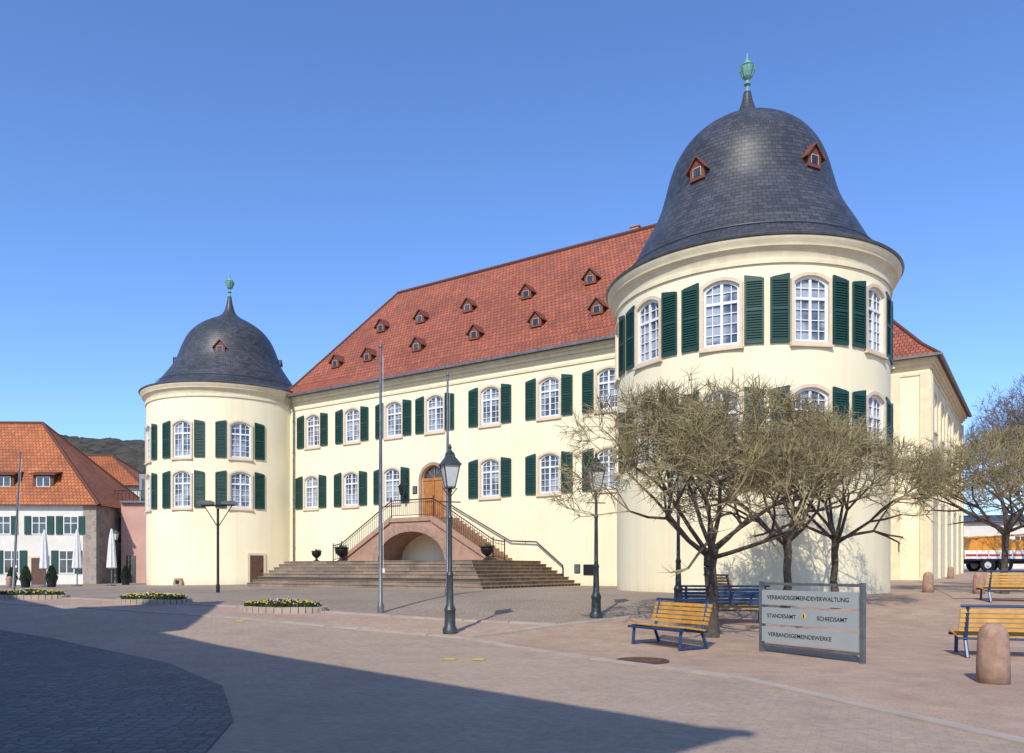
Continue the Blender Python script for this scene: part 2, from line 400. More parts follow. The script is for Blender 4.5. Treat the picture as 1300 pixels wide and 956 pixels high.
# wing wall
WX = 15.9; WY0 = 12.0; WY1 = 31.0
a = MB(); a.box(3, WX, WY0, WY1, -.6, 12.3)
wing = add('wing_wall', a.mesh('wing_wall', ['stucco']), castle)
c = MB()
for i in range(5):
    for z in (9.1, 5.4):
        y = WY0+2.4+i*3.7; cut_pts(c, 2.0, WX, y, z, R(90)); put_window(KF, WX, y, z, R(90), shut=False)
carve(wing, c)
a = MB()
for i in range(6): 
    y = WY0+.5+i*3.7; a.box(WX-.05, WX+.12, y-.25, y+.25, -.3, 11.9)
a.box(WX-1.9, WX-1.4, WY0-.1, WY0+.05, -.3, 11.9); a.box(WX-.45, WX+.1, WY0-.12, WY0+.05, -.3, 11.9)
add('pilaster', a.mesh('pilaster', ['trim']), castle, label='cream pilasters on the side wing wall')
# towers
def tower(cen, cam, phis, zs, dome, sh, eave, domedorm):
    cx, cy = cen
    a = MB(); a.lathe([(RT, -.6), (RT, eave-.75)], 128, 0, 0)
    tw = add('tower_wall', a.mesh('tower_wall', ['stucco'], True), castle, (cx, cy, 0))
    c = MB()
    for ph in phis:
        th = cam+R(ph); rho = th+math.pi/2
        for z in zs:
            cut_pts(c, 2.2, RT*math.cos(th), RT*math.sin(th), z, rho)
            put_window(KT, cx+RT*math.cos(th), cy+RT*math.sin(th), z, rho, (cx, cy, th), True, sh)
    carve(tw, c)
    for p in tw.data.polygons: p.use_smooth = True
    try: tw.data.set_sharp_from_angle(angle=R(20))
    except Exception: pass
    e = eave
    a = MB(); a.lathe([(RT-.05, e-.80), (RT+.07, e-.80), (RT+.07, e-.66), (RT+.04, e-.64), (RT+.06, e-.5), (RT+.16, e-.36), (RT+.26, e-.3), (RT+.28, e-.2),
                       (RT+.36, e-.12), (RT+.38, e-.02), (RT-.4, e-.02)], 128)
    add('tower_cornice', a.mesh('tower_cornice', ['trim'], True), castle, (cx, cy, 0))
    a = MB(); a.lathe([(RT+.33, e-.01), (RT+.42, e), (RT+.46, e+.06), (RT+.44, e+.08), (RT+.4, e+.07)], 128, cap=False)
    add('gutter', a.mesh('gutter', ['gutter'], True), castle, (cx, cy, 0))
    P = dome; pr = []
    for i in range(len(P)-1):
        p0 = P[max(i-1, 0)]; p1 = P[i]; p2 = P[i+1]; p3 = P[min(i+2, len(P)-1)]
        for q in range(4):
            t = q/4
            pr.append(tuple(.5*((2*p1[k])+(-p0[k]+p2[k])*t+(2*p0[k]-5*p1[k]+4*p2[k]-p3[k])*t*t+(-p0[k]+3*p1[k]-3*p2[k]+p3[k])*t**3) for k in (0, 1)))
    pr.append(P[-1]); pr = [(max(.02, r), z) for r, z in pr]
    a = MB(); a.lathe(pr, 128, uvr=4.5)
    dm = add('tower_roof', a.mesh('tower_roof', ['slate'], 'all'), castle, (cx, cy, 0), label='bell-shaped slate dome of the round tower')
    z0 = P[-1][1]
    a = MB(); a.lathe([(.16, -.35), (.1, -.1), (.07, .25), (.16, .32), (.08, .4), (.06, .5), (.2, .62), (.31, .85), (.34, 1.0), (.25, 1.06),
                       (.3, 1.1), (.18, 1.2), (.1, 1.3), (.05, 1.45), (.03, 1.62)], 20)
    for i in range(10):
        an = i*math.pi/5; a.tube((.2*math.cos(an), .2*math.sin(an), .62), (.36*math.cos(an), .36*math.sin(an), 1.0), .025, .03, 5)
    add('finial', a.mesh('finial', ['copper'], True), dm, (0, 0, z0)).scale = (.85, .85, .95)
    rr_ = next(r for r, z in pr if z >= e+.75)
    a = MB(); a.lathe([(rr_+.08, e+.73), (rr_+.1, e+.74), (rr_+.1, e+.77), (rr_+.08, e+.78)], 96, cap=False); add('snow_guard', a.mesh('snow_guard', ['lead'], True), dm)
    for ph, z, s in domedorm:
        r = next(rr for rr, zz in pr if zz >= z+.3)
        th = cam+R(ph); o = add('dormer', DORM if s > .5 else DORMD, dm, ((r-.02)*math.cos(th), (r-.02)*math.sin(th), z), th+math.pi/2); o.scale = (s,)*3 if s > .5 else (s*1.3,)*3
    return tw
# dormer kit : faces -y, origin on roof surface at sill
def dormkit(mats):
    a = MB(); a.mi = 0
    a.prism([(-.36, -.1), (.36, -.1), (.36, .4), (0, .8), (-.36, .4)], -.25, 1.1)
    a.mi = 1
    for sg in (-1, 1):
        n = a.av([(sg*.52, -.36, .24), (0, -.36, .85), (0, 1.2, .85), (sg*.52, 1.2, .24), (sg*.52, -.36, .30), (0, -.36, .92), (0, 1.2, .92), (sg*.52, 1.2, .30)])
        F = [(0,3,2,1),(4,5,6,7),(0,1,5,4),(3,7,6,2),(0,4,7,3)]
        for f in F: a.af([n+i for i in f])
    a.mi = 2; a.box(-.19, .19, -.262, -.24, .04, .4)
    a.mi = 3; a.box(-.2, -.185, -.27, -.255, .03, .41); a.box(.185, .2, -.27, -.255, .03, .41); a.box(-.2, .2, -.271, -.256, .4, .42)
    return a.mesh('dormer', mats)
DORM = dormkit(['dorm', 'dorm', 'dglass', 'surround']); DORMD = dormkit(['lead', 'lead', 'dglass', 'lead'])
domeR = [(5.52, 12.52), (5.0, 12.85), (4.62, 13.3), (4.3, 13.9), (3.98, 14.5), (3.64, 15.1), (3.38, 15.7), (3.18, 16.4), (2.99, 17.1), (2.74, 17.7), (2.36, 18.25), (1.86, 18.7), (1.28, 19.05), (.76, 19.3), (.42, 19.55), (.24, 19.95), (.14, 20.4)]
domeL = [(5.52, 12.92), (4.95, 13.2), (4.45, 13.65), (4.05, 14.2), (3.7, 14.7), (3.4, 15.2), (3.2, 15.7), (2.98, 16.3), (2.7, 16.9), (2.32, 17.4), (1.86, 17.8), (1.3, 18.15), (.8, 18.42), (.42, 18.75), (.22, 19.3), (.12, 19.9)]
twR = tower(TR, camR, [-75.5, -42.5, -9.5, 23.5, 56.5, 89.5], (9.1, 5.4), domeR, 11.9, 12.5, [(-31, 15.9, .85), (43, 16.0, .85), (-88, 14.7, .4)])
twL = tower(TL, camL, [7.2, -32.5, -72], (8.42, 5.35), domeL, 12.8, 12.9, [(-10, 15.3, .85), (76, 15.2, .45), (-86, 15.0, .4)])
# cornice + gutter for straight walls
a = MB()
for (o, z0, z1) in ((.06, 11.75, 11.88), (.10, 12.1, 12.25), (.22, 12.25, 12.42), (.34, 12.42, 12.58)):
    a.box(-20.2-o*.1, 12.9, -o, .3, z0, z1+.001)
    a.box(3.2, WX+o, WY0-o, WY0+.2, z0, z1+.002); a.box(WX-.2, WX+o+.001, WY0+.2, WY1+o, z0+.001, z1)
add('cornice', a.mesh('cornice', ['trim']), castle)
a = MB(); a.box(-20.1, 12.8, -.62, -.5, 12.56, 12.68); a.box(WX+.5, WX+.62, WY0-.6, WY1+.5, 12.56, 12.68); a.box(3, WX+.5, WY0-.62, WY0-.5, 12.561, 12.681)
add('gutter', a.mesh('gutter', ['gutter']), castle)
def hiproof(x0, x1, y0, y1, ra, rb, zr, al='x', ze=12.6, inset=.95):
    m_ = MB(); e = [(x0, y0, ze), (x1, y0, ze), (x1, y1, ze), (x0, y1, ze)]
    i = inset; q = [(x0+i, y0+i, ze+.86), (x1-i, y0+i, ze+.86), (x1-i, y1-i, ze+.86), (x0+i, y1-i, ze+.86)]
    if al == 'x': 
        A = (ra, (y0+y1)/2, zr); B = (rb, (y0+y1)/2, zr)
        up = [[q[0], q[1], B, A], [q[1], q[2], B], [q[2], q[3], A, B], [q[3], q[0], A]]
    else:
        A = ((x0+x1)/2, ra, zr); B = ((x0+x1)/2, rb, zr)
        up = [[q[0], q[1], A], [q[1], q[2], B, A], [q[2], q[3], B], [q[3], q[0], A, B]]
    for k in range(4): m_.poly([e[k], e[(k+1) % 4], q[(k+1) % 4], q[k]], True); m_.poly(up[k], True)
    for k in range(4): m_.mi = 0; m_.poly([e[(k+1) % 4], e[k], (e[k][0], e[k][1], ze-.03), (e[(k+1) % 4][0], e[(k+1) % 4][1], ze-.03)])
    m_.poly([(x0, y1, ze-.03), (x1, y1, ze-.03), (x1, y0, ze-.03), (x0, y0, ze-.03)])
    m_.tube(A, B, .13, .13, 8, True)
    if al == 'x': hips = [(q[0], A), (q[3], A), (q[1], B), (q[2], B)]
    else: hips = [(q[0], A), (q[1], A), (q[2], B), (q[3], B)]
    for p, r_ in hips: m_.tube(p, r_, .1, .1, 7)
    for k in range(4): m_.tube(e[k], q[k], .1, .1, 7)
    return m_.mesh('roof', ['tile'])
roof = add('roof', hiproof(-20.7, 13.4, -.55, 12.55, -15.7, 7, 20.4), castle, label='steep red tiled hip roof')
roof2 = add('roof', hiproof(2.6, WX+.55, WY0-.55, WY1+.5, 18, 25.5, 20.4, 'y'), castle, label='red tiled hip roof of the side wing')
for t in (16.6, 13.8, 9.8, 5.56, 1.48, -2.16): add('dormer', DORM, roof, (-t, 1.3, 14.5)).scale = (.95, .95, .85)
for t in (14.5, 11.2, 7.5, 3.35, -.74): add('dormer', DORM, roof, (-t, 3.23, 16.9)).scale = (.95, .95, .85)
a = MB(); a.box(1.45, 1.95, 6.4, 6.9, 18.6, 20.85); a.box(1.4, 2.0, 6.35, 6.95, 20.85, 20.92)
add('chimney', a.mesh('chimney', ['sand']), roof)
a = MB(); a.tube((-19.1, -.14, .6), (-19.1, -.14, 11.7), .06, .06, 8); a.tube((-19.1, -.14, 11.7), (-19.1, -.5, 12.5), .06, .06, 8)
for z in (3, 6, 9, 11): a.lathe([(.085, z), (.085, z+.06)], 8, -19.1, -.14)
add('downpipe', a.mesh('downpipe', ['gutter'], True), castle)
a = MB(); a.tube((WX-2.6, WY0-.14, .6), (WX-2.6, WY0-.14, 11.7), .06, .06, 8); a.tube((WX-2.6, WY0-.14, 11.7), (WX-2.6, WY0-.5, 12.5), .06, .06, 8)
add('downpipe', a.mesh('downpipe', ['gutter'], True), castle)
# basement door of far tower
th = camL+R(18); a = MB(); a.mi = 0; a.box(-.42, .42, -.06, .3, 0, 1.85); a.mi = 1; a.box(-.56, -.42, -.05, .3, 0, 1.99); a.box(.42, .56, -.05, .3, 0, 1.99); a.box(-.42, .42, -.05, .3, 1.85, 1.99)
a.mi = 2; a.box(.28, .32, -.1, -.05, .85, 1.0)
add('cellar_door', a.mesh('cellar_door', ['dwood', 'surround', 'iron']), castle, (TL[0]+RT*math.cos(th), TL[1]+RT*math.sin(th), .58), th+math.pi/2, label='small brown cellar door in the tower foot')
th = camL+R(-34); a = MB(); a.prism([(-.3, 0), (.3, 0), (.3, .15), (.2, .42), (-.2, .42), (-.3, .15)], -.25, .3); a.mi = 1; a.box(-.12, .12, -.27, -.22, .08, .3)
add('cellar_vent', a.mesh('cellar_vent', ['sand', 'iron']), castle, (TL[0]+RT*math.cos(th), TL[1]+RT*math.sin(th), .6), th+math.pi/2)
# entrance door
d = MB(); d.mi = 0
d.box(-.80, -.02, .12, .2, .02, 2.15); d.box(.02, .80, .12, .2, .02, 2.15); d.box(-.82, .82, .08, .22, 2.15, 2.27)
for x in (-.68, .14):
    for z0, z1 in ((.2, .8), (.95, 1.95)): d.mi = 0; d.box(x, x+.54, .09, .125, z0, z1); d.box(x+.08, x+.46, .07, .095, z0+.08, z1-.08)
door = add('entrance_door', d.mesh('entrance_door', ['wood']), castle, (DX, 0, 4.42), label='orange-brown panelled double door')
a = MB(); a.prism(arch(.8, 2.27, 2.98, .7, 14), .17, .2); add('fanlight', a.mesh('fanlight', ['dglass']), door)
a = MB(); a.ring(arch(.76, 2.3, 2.93, .62, 14), arch(.815, 2.26, 2.99, .72, 14), .1, .18)
for an in (45, 90, 135): a.tube((0, .14, 2.3), (.7*math.cos(R(an)), .14, 2.3+.62*math.sin(R(an))), .02, .02, 5)
add('fanlight_frame', a.mesh('fanlight_frame', ['wood']), door)
a = MB(); a.lathe([(.02, 0), (.03, .02), (.03, .06), (.01, .08)], 8); a.tube((.0, 0, .04), (.1, 0, .04), .012, .012, 6)
add('door_handle', a.mesh('door_handle', ['gold']), door, (.06, .08, 1.05))
a = MB(); a.ring(arch(.822, 0, 3.0, .8, 14), arch(1.0, -.05, 3.17, .9, 14), -.08, .12, True); add('door_surround', a.mesh('door_surround', ['sand']), door)
# ornate wall lantern by the door
a = MB(); a.tube((0, 0, 0), (0, -.6, .15), .02, .015, 6); a.tube((0, 0, .5), (0, -.6, .15), .015, .015, 6)
a.lathe([(.02, -.55), (.1, -.48), (.16, -.1), (.19, -.05), (.1, .08), (.02, .2)], 6, 0, -.6)
a.box(-.05, .05, -.05, .02, -.2, 1.0)
for i in range(7):
    an = i*.9; a.tube((.02*math.sin(an), -.05, .12*i), (.14*math.sin(an+1), -.12, .12*i+.15), .018, .01, 5)
add('wall_lantern', a.mesh('wall_lantern', ['iron']), castle, (-9.45, -.02, 6.3), label='ornate dark iron wall lantern beside the door')
for (x, z, w, h, m_) in ((-8.95, 6.1, .16, .22, 'signpost'), (1.65, 1.6, .16, .22, 'signpost'), (2.3, 1.55, .3, .26, 'iron')):
    a = MB(); a.box(-w, w, -.04, .03, -h, h); a.mi = 1; a.box(-w+.03, w-.03, -.05, -.035, -h+.03, h-.03); add('wall_plaque', a.mesh('wall_plaque', ['iron', m_]), castle, (x, 0, z))
# ---- entrance staircase (own parts of the castle)
a = MB(); XL = -13.2
a.box(XL, 1.8, -8.2, 0, -.6, .72)
for k in range(8):
    z0 = .72+.16*k; a.box(XL, 1.8-.33*k, -8.2+.34*k, -.001, z0, z0+.13)
    a.box(XL-.02, 1.8-.33*k+.03, -8.2+.34*k-.03, -.002, z0+.13, z0+.16)
add('terrace_steps', a.mesh('terrace_steps', ['stair']), castle, label='broad brown sandstone terrace steps')
cxs = -7.6; zt, zl = 2.0, 4.38
arc = [(cxs-2.4*math.cos(math.pi*i/18), zt+1.62*math.sin(math.pi*i/18)) for i in range(19)]
a = MB()
a.prism([(cxs-5.35, zt), arc[0]] + arc[1:10] + [(cxs, zl-.2), (cxs-1.55, zl-.2)], -1.9, -.005)
a.prism(arc[9:] + [(cxs+5.35, zt), (cxs+1.55, zl-.2), (cxs, zl-.2)], -1.9, -.005)
st = add('staircase', a.mesh('staircase', ['sand']), castle, label='red sandstone double staircase with arch')
a = MB(); out = [(cxs-2.8*math.cos(math.pi*i/18), zt+1.62*math.sin(math.pi*i/18)*1.0+.35*math.sin(math.pi*i/18)) for i in range(19)]
a.ring([(x, z) for x, z in arc], out, -1.96, -1.85, False); add('arch_ring', a.mesh('arch_ring', ['bollard']), st)
a = MB(); N = 14; 
for i in range(N):
    for sg in (-1, 1):
        x0 = cxs+sg*(5.35-(i)*3.8/N); z = zt+(zl-zt)*(i+1)/N
        a.box(min(x0, x0-sg*.32), max(x0, x0-sg*.32), -1.6, -.01, z-.3, z-.0)
a.box(cxs-1.6, cxs+1.6, -1.98, -.008, zl-.22, zl)
for sg in (-1, 1):
    n = a.av([(cxs+sg*5.5, -2.0, zt+.12), (cxs+sg*1.5, -2.0, zl+.02), (cxs+sg*1.5, -1.6, zl+.02), (cxs+sg*5.5, -1.6, zt+.12),
              (cxs+sg*5.5, -2.0, zt-.12), (cxs+sg*1.5, -2.0, zl-.28), (cxs+sg*1.5, -1.6, zl-.28), (cxs+sg*5.5, -1.6, zt-.12)])
    for f in ((0,1,2,3),(7,6,5,4),(0,4,5,1),(2,6,7,3),(0,3,7,4)): a.af([n+i for i in f])
add('stair_tread', a.mesh('stair_tread', ['sand']), st)
a = MB()
path = [(cxs-6.1, zt), (cxs-5.4, zt+.12), (cxs-1.5, zl+.02), (cxs+1.5, zl+.02), (cxs+5.4, zt+.12), (cxs+6.1, zt)]
for (xa, za), (xb, zb) in zip(path[:-1], path[1:]):
    a.tube((xa, -1.8, za+.95), (xb, -1.8, zb+.95), .03, .03, 6); a.tube((xa, -1.8, za+.12), (xb, -1.8, zb+.12), .018, .018, 5)
    a.tube((xa, -1.8, za+.8), (xb, -1.8, zb+.8), .014, .014, 5)
    n = max(2, int(abs(xb-xa)/.14))
    for i in range(n+1):
        f = i/n; x = xa+(xb-xa)*f; z = za+(zb-za)*f; a.tube((x, -1.8, z+.1), (x, -1.8, z+.93), .011, .011, 4)
for x, z in path: a.tube((x, -1.8, z-.02), (x, -1.8, z+1.1), .03, .03, 6)
add('railing', a.mesh('railing', ['iron']), st)
a = MB(); hp = [(-6.2, 5.1), (-5.9, 4.93), (-2.27, 3.05), (-.66, 2.97), (.9, 1.76)]
for p, q in zip(hp[:-1], hp[1:]): a.tube((p[0], -.16, p[1]), (q[0], -.16, q[1]), .035, .035, 6)
for i in range(8):
    x = -5.9+i*.9; 
    for p, q in zip(hp[:-1], hp[1:]):
        if p[0] <= x < q[0]: z = p[1]+(q[1]-p[1])*(x-p[0])/(q[0]-p[0]); a.tube((x, -.16, z), (x, .0, z-.05), .015, .015, 5)
a.tube((.9, -.16, 1.76), (.9, -.16, .9), .03, .03, 6)
add('handrail', a.mesh('handrail', ['iron']), castle)
# urns standing on the terrace
a = MB(); a.lathe([(.3, 0), (.3, .08), (.14, .14), (.1, .3), (.16, .36), (.38, .55), (.46, .8), (.42, .86), (.5, .92), (.5, .98), (.4, .96), (.36, .8)], 20); URN = a.mesh('urn_bowl', ['iron'], True)
a = MB(); random.seed(3)
for i in range(90):
    an = random.random()*6.28; r = random.random()*.34; p = Vector((r*math.cos(an), r*math.sin(an), .85)); q = p+Vector((random.uniform(-.2, .2), random.uniform(-.2, .2), random.uniform(.1, .4))); a.tube(p, q, .025, .004, 3)
URNP = a.mesh('plant', ['leaf'])
for x, y, s in ((-13.0+.4, -2.2, .85), (-12.9, -3.8, .6), (-2.0, -2.6, .72)):
    p = CM @ Vector((x, y, 2.0)); thing('plant_urn', 'dark cast iron urn planter on the terrace beside the staircase', 'urn', p, 0, [('bowl', URN), ('plant', URNP)], 'urns on the terrace', s)

# ------------------------------------------------------------- street lamps
def lampkit():
    a = MB(); a.lathe([(.17, 0), (.17, .12), (.13, .18), (.12, .5), (.14, .55), (.085, .68), (.07, 1.3), (.085, 1.34), (.055, 1.42), (.045, 2.6), (.06, 2.64), (.04, 2.7), (.035, 3.2), (.06, 3.24), (.03, 3.3)], 14)
    a.tube((-.25, 0, 3.0), (.25, 0, 3.0), .014, .014, 6, True)
    for s in (-1, 1):
        a.tube((0, 0, 3.1), (s*.17, 0, 3.32), .012, .012, 5); a.tube((0, 0, 3.1), (0, s*.17, 3.32), .012, .012, 5)
    post = a.mesh('post', ['metal'], True)
    a = MB(); a.lathe([(.13, 3.34), (.25, 3.82)], 4, a0=R(45)); gl = a.mesh('lantern_glass', ['lglass'])
    a = MB(); a.lathe([(.15, 3.30), (.15, 3.34), (.135, 3.345)], 4, a0=R(45))
    for i in range(4):
        an = R(45+90*i); a.tube((.135*math.cos(an), .135*math.sin(an), 3.33), (.26*math.cos(an), .26*math.sin(an), 3.83), .014, .014, 5)
    a.lathe([(.30, 3.82), (.30, 3.86), (.27, 3.88), (.14, 4.02), (.13, 4.08)], 4, a0=R(45))
    a.lathe([(.1, 4.05), (.11, 4.1), (.05, 4.16), (.03, 4.2), (.045, 4.24), (.01, 4.32)], 10)
    return [('post', post), ('lantern_glass', gl), ('lantern_cap', a.mesh('lantern_cap', ['metal']))]
LK = lampkit()
for i, (X, Y, r_) in enumerate(((-1.41, 17.9, 20), (2.19, 20.5, 10), (4.73, 22.4, 30), (-30.2, 60, 0))):
    thing('street_lamp', 'grey cast iron street lamp with glass lantern on the square', 'street lamp', (X, Y, g(X, Y)), R(r_), LK, 'old style street lamps around the square')
# flagpoles
def flagpole(X, Y, H, r=.055, lean=0):
    a = MB(); a.lathe([(.09, 0), (.09, .25), (r, .3), (r*.9, H*.5), (r*.55, H-.1), (.05, H-.08), (.05, H), (.01, H+.03)], 12); p = a.mesh('pole', ['signpost'], True)
    a = MB(); a.tube((r+.02, 0, 1.2), (r+.01, 0, H-.3), .006, .006, 4); a.box(r, r+.06, -.02, .02, 1.1, 1.22)
    o = thing('flagpole', 'tall bare grey metal flagpole standing on the paved square', 'flagpole', (X, Y, g(X, Y)), 0, [('pole', p), ('rope', a.mesh('rope', ['white']))], 'bare flagpoles on the square')
    o.rotation_euler[1] = lean
flagpole(-3.57, 21.4, 7.3); flagpole(-2.1, 25.7, 7.3); flagpole(-22.8, 36, 6.4, lean=R(3))
# T shaped modern lamp
a = MB(); a.lathe([(.07, 0), (.07, .3), (.05, .35), (.045, 3.2)], 10); a.tube((0, 0, 2.5), (-.5, 0, 3.32), .018, .018, 6); a.tube((0, 0, 2.5), (.5, 0, 3.32), .018, .018, 6); a.tube((-.6, 0, 3.3), (.6, 0, 3.36), .03, .03, 6)
p_ = a.mesh('post', ['iron'], True); a = MB()
for s in (-1, 1): a.box(s*.42-.28, s*.42+.28, -.28, .28, 3.36, 3.46); a.box(s*.42-.2, s*.42+.2, -.2, .2, 3.46, 3.5)
X, Y = -11.2, 30; thing('lamp_mast', 'dark mast with two flat floodlights near the tower', 'lamp', (X, Y, g(X, Y)), R(15), [('post', p_), ('lamp_head', a.mesh('lamp_head', ['signpost']))])

# ------------------------------------------------------------- information sign
L0 = Vector((4.79, 15.1)); L1 = Vector((5.9, 13.25)); W = (L1-L0).length; ang = math.atan2(L1.y-L0.y, L1.x-L0.x)
a = MB()
for x in (0, W): a.box(x-.035, x+.035, -.04, .04, -.1, 1.36)
a.box(.035, W-.035, -.025, .025, 1.29, 1.34); a.box(.035, W-.035, -.025, .025, .14, .18)
post = a.mesh('frame', ['signpost'])
sign = thing('information_sign', 'grey steel town office sign with three lettered panels on gravel', 'sign', (L0.x, L0.y, 0), ang, [('frame', post)])
def text(parent, s, x, z, size, y=-.058, bold=.0006):
    cu = bpy.data.curves.new('t', 'FONT'); cu.body = s; cu.size = size; cu.align_x = 'CENTER'; cu.align_y = 'CENTER'; cu.extrude = .0012; cu.offset = bold
    o = bpy.data.objects.new('t', cu); col.objects.link(o); bpy.context.view_layer.update()
    me = bpy.data.meshes.new_from_object(o.evaluated_get(bpy.context.evaluated_depsgraph_get())); bpy.data.objects.remove(o)
    me.materials.clear(); me.materials.append(M['black'])
    l = add('lettering', me, parent, (x, y, z)); l.rotation_euler = (R(90), 0, 0); return l
for z0, z1 in ((.92, 1.2), (.56, .87), (.22, .51)):
    a = MB(); a.box(.05, W-.05, -.055, -.027, z0, z1); pn = add('sign_panel', a.mesh('sign_panel', ['panel']), sign)
    if z0 > .9: text(pn, 'VERBANDSGEMEINDEVERWALTUNG', W*.49, 1.06, .107)
    elif z0 > .5:
        text(pn, 'STANDESAMT', W*.235, .715, .105); text(pn, 'SCHIEDSAMT', W*.74, .715, .105)
        a = MB(); a.prism([(-.035, .05), (.035, .05), (.035, -.01), (0, -.06), (-.035, -.01)], -.064, -.05); a.mi = 1; a.prism([(-.024, .038), (0, .038), (0, -.042), (-.024, -.01)], -.067, -.06)
        add('crest', a.mesh('crest', ['gold', 'black']), pn, (W*.475, 0, .735))
    else: text(pn, 'VERBANDSGEMEINDEWERKE', W*.415, .365, .107)

# ------------------------------------------------------------- benches
def benchkit(L=1.9, bm_='bwood'):
    a = MB(); n = 7
    for i in range(n):
        y = -.34+i*.085; z = .43-.012*i; a.box(-L/2, L/2, y, y+.062, z, z+.03)
    seat = a.mesh('seat', ['bwood'])
    a = MB()
    for i in range(5):
        z = .47+i*.085; y = .28+i*.028; a.box(-L/2, L/2, y, y+.03, z, z+.065)
    back = a.mesh('backrest', [bm_])
    a = MB()
    for p, q in (((-.36, .4), (.27, .33)), ((.27, .33), (.42, .92)), ((-.3, .4), (-.34, 0)), ((.25, .33), (.4, 0)), ((-.34, .02), (.4, .02))):
        a.tube((0, p[0], p[1]), (0, q[0], q[1]), .032, .032, 6, True)
    leg = a.mesh('leg', ['blue'])
    a = MB(); a.tube((-L/2, -.36, .38), (L/2, -.36, .38), .028, .028, 6, True); a.tube((-L/2, .3, .34), (L/2, .3, .34), .022, .022, 6, True); a.tube((-L/2, .44, .93), (L/2, .44, .93), .026, .026, 6, True)
    return seat, back, leg, a.mesh('rail', ['blue']), L
def bench(X, Y, rot, K, lab):
    e = thing('park_bench', lab, 'bench', (X, Y, g(X, Y)+.005), R(rot), [('seat', K[0]), ('backrest', K[1]), ('rail', K[3])], 'park benches under the trees')
    for x in (-K[4]/2+.12, K[4]/2-.12): add('leg', K[2], e, (x, 0, 0))
K1 = benchkit(1.6); K2 = benchkit(2.4); K3 = benchkit(2.1, 'blue')
lb = 'yellow wooden slatted bench with dark blue steel frame on gravel'
bench(3.15, 15.9, -58, K1, lb); bench(5.25, 19.6, 172, K3, 'long bench with dark blue backrest turned away')
bench(9.3, 14.2, 165, K2, lb); bench(15.6, 24, 170, K2, lb); bench(6.25, 22.6, 100, K1, 'wooden bench seen end on near the tower wall')

# bollards
a = MB(); a.lathe([(.22, -.1), (.215, .3), (.2, .62), (.195, .7), (.16, .8), (.09, .85), (.01, .865)], 24); BOL = a.mesh('bollard', ['bollard'], 'all')
for X, Y, s in ((6.75, 11.05, .97), (14.9, 28.2, .85), (16.0, 27, .85), (24.5, 44, .8), (-30, 47, .8)):
    o = add('stone_bollard', BOL, None, (X, Y, g(X, Y)), label='rounded red sandstone bollard standing on the ground', category='bollard', group='sandstone bollards'); o.scale = (s, s, s)
# manhole
a = MB(); a.lathe([(.46, .0), (.46, .02), (.4, .02), (.4, .012), (.36, .012), (.36, .022), (.01, .022)], 40)
for i in range(-3, 4): 
    w = math.sqrt(.34**2-(i*.09)**2); a.box(-w, w, i*.09-.015, i*.09+.015, .018, .03)
add('manhole_cover', a.mesh('manhole_cover', ['dwood']), None, (2.25, 13.6, .005), label='round rusty iron manhole cover set in the ground', category='manhole cover')

# flower beds
def bed(X, Y, lx, ly, seed):
    random.seed(seed)
    e = thing('flower_bed', 'low stone-edged flower bed with yellow spring blossoms', 'flower bed', (X, Y, g(X, Y)), R(-14), [], 'flower beds along the square')
    a = MB(); n = 34
    for i in range(n):
        t = 2*math.pi*(i+.5)/n; cx, cy = lx*math.cos(t), ly*math.sin(t); w = math.hypot(lx*math.sin(t), ly*math.cos(t))*math.pi/n*.94
        a.T = Matrix.Translation((cx, cy, 0)) @ Matrix.Rotation(math.atan2(ly*math.cos(t), -lx*math.sin(t)), 4, 'Z'); a.box(-w, w, -.07, .07, -.15, .13+random.uniform(-.012, .012))
    a.T = Matrix.Identity(4); add('stone_edge', a.mesh('stone_edge', ['kerb']), e)
    a = MB(); rings = [(1, .08), (.8, .14), (.5, .2), (.2, .22)]; m_ = 28
    for s, z in rings: a.av([(lx*s*math.cos(6.2832*i/m_), ly*s*math.sin(6.2832*i/m_), z) for i in range(m_)])
    for j in range(3):
        for i in range(m_): a.af((j*m_+i, j*m_+(i+1) % m_, (j+1)*m_+(i+1) % m_, (j+1)*m_+i))
    a.af([3*m_+i for i in range(m_)]); add('soil', a.mesh('soil', ['soil']), e)
    a = MB()
    for i in range(520):
        t = random.random()*6.283; s = math.sqrt(random.random())*.93; x, y = lx*s*math.cos(t), ly*s*math.sin(t); z = .1+.1*(1-s)
        a.mi = 0
        for q in range(3):
            an = random.random()*6.28; h = random.uniform(.05, .15); n_ = a.av([(x, y, z), (x+.06*math.cos(an), y+.06*math.sin(an), z+h), (x+.05*math.cos(an+.8), y+.05*math.sin(an+.8), z+h*.8)]); a.af((n_, n_+1, n_+2))
        if random.random() < .3:
            a.mi = random.choice([1, 1, 1, 2, 3]); r = .028; zz = z+random.uniform(.08, .15)
            a.lathe([(r*.3, zz-.02), (r, zz), (r*.3, zz+.02)], 5, x, y)
    add('flowers', a.mesh('flowers', ['leaf', 'yel', 'wht', 'pur']), e)
bed(-6.4, 22.0, 1.25, .6, 1); bed(-11.0, 24.2, 1.2, .55, 2); bed(-16.2, 26.5, 1.4, .6, 3)

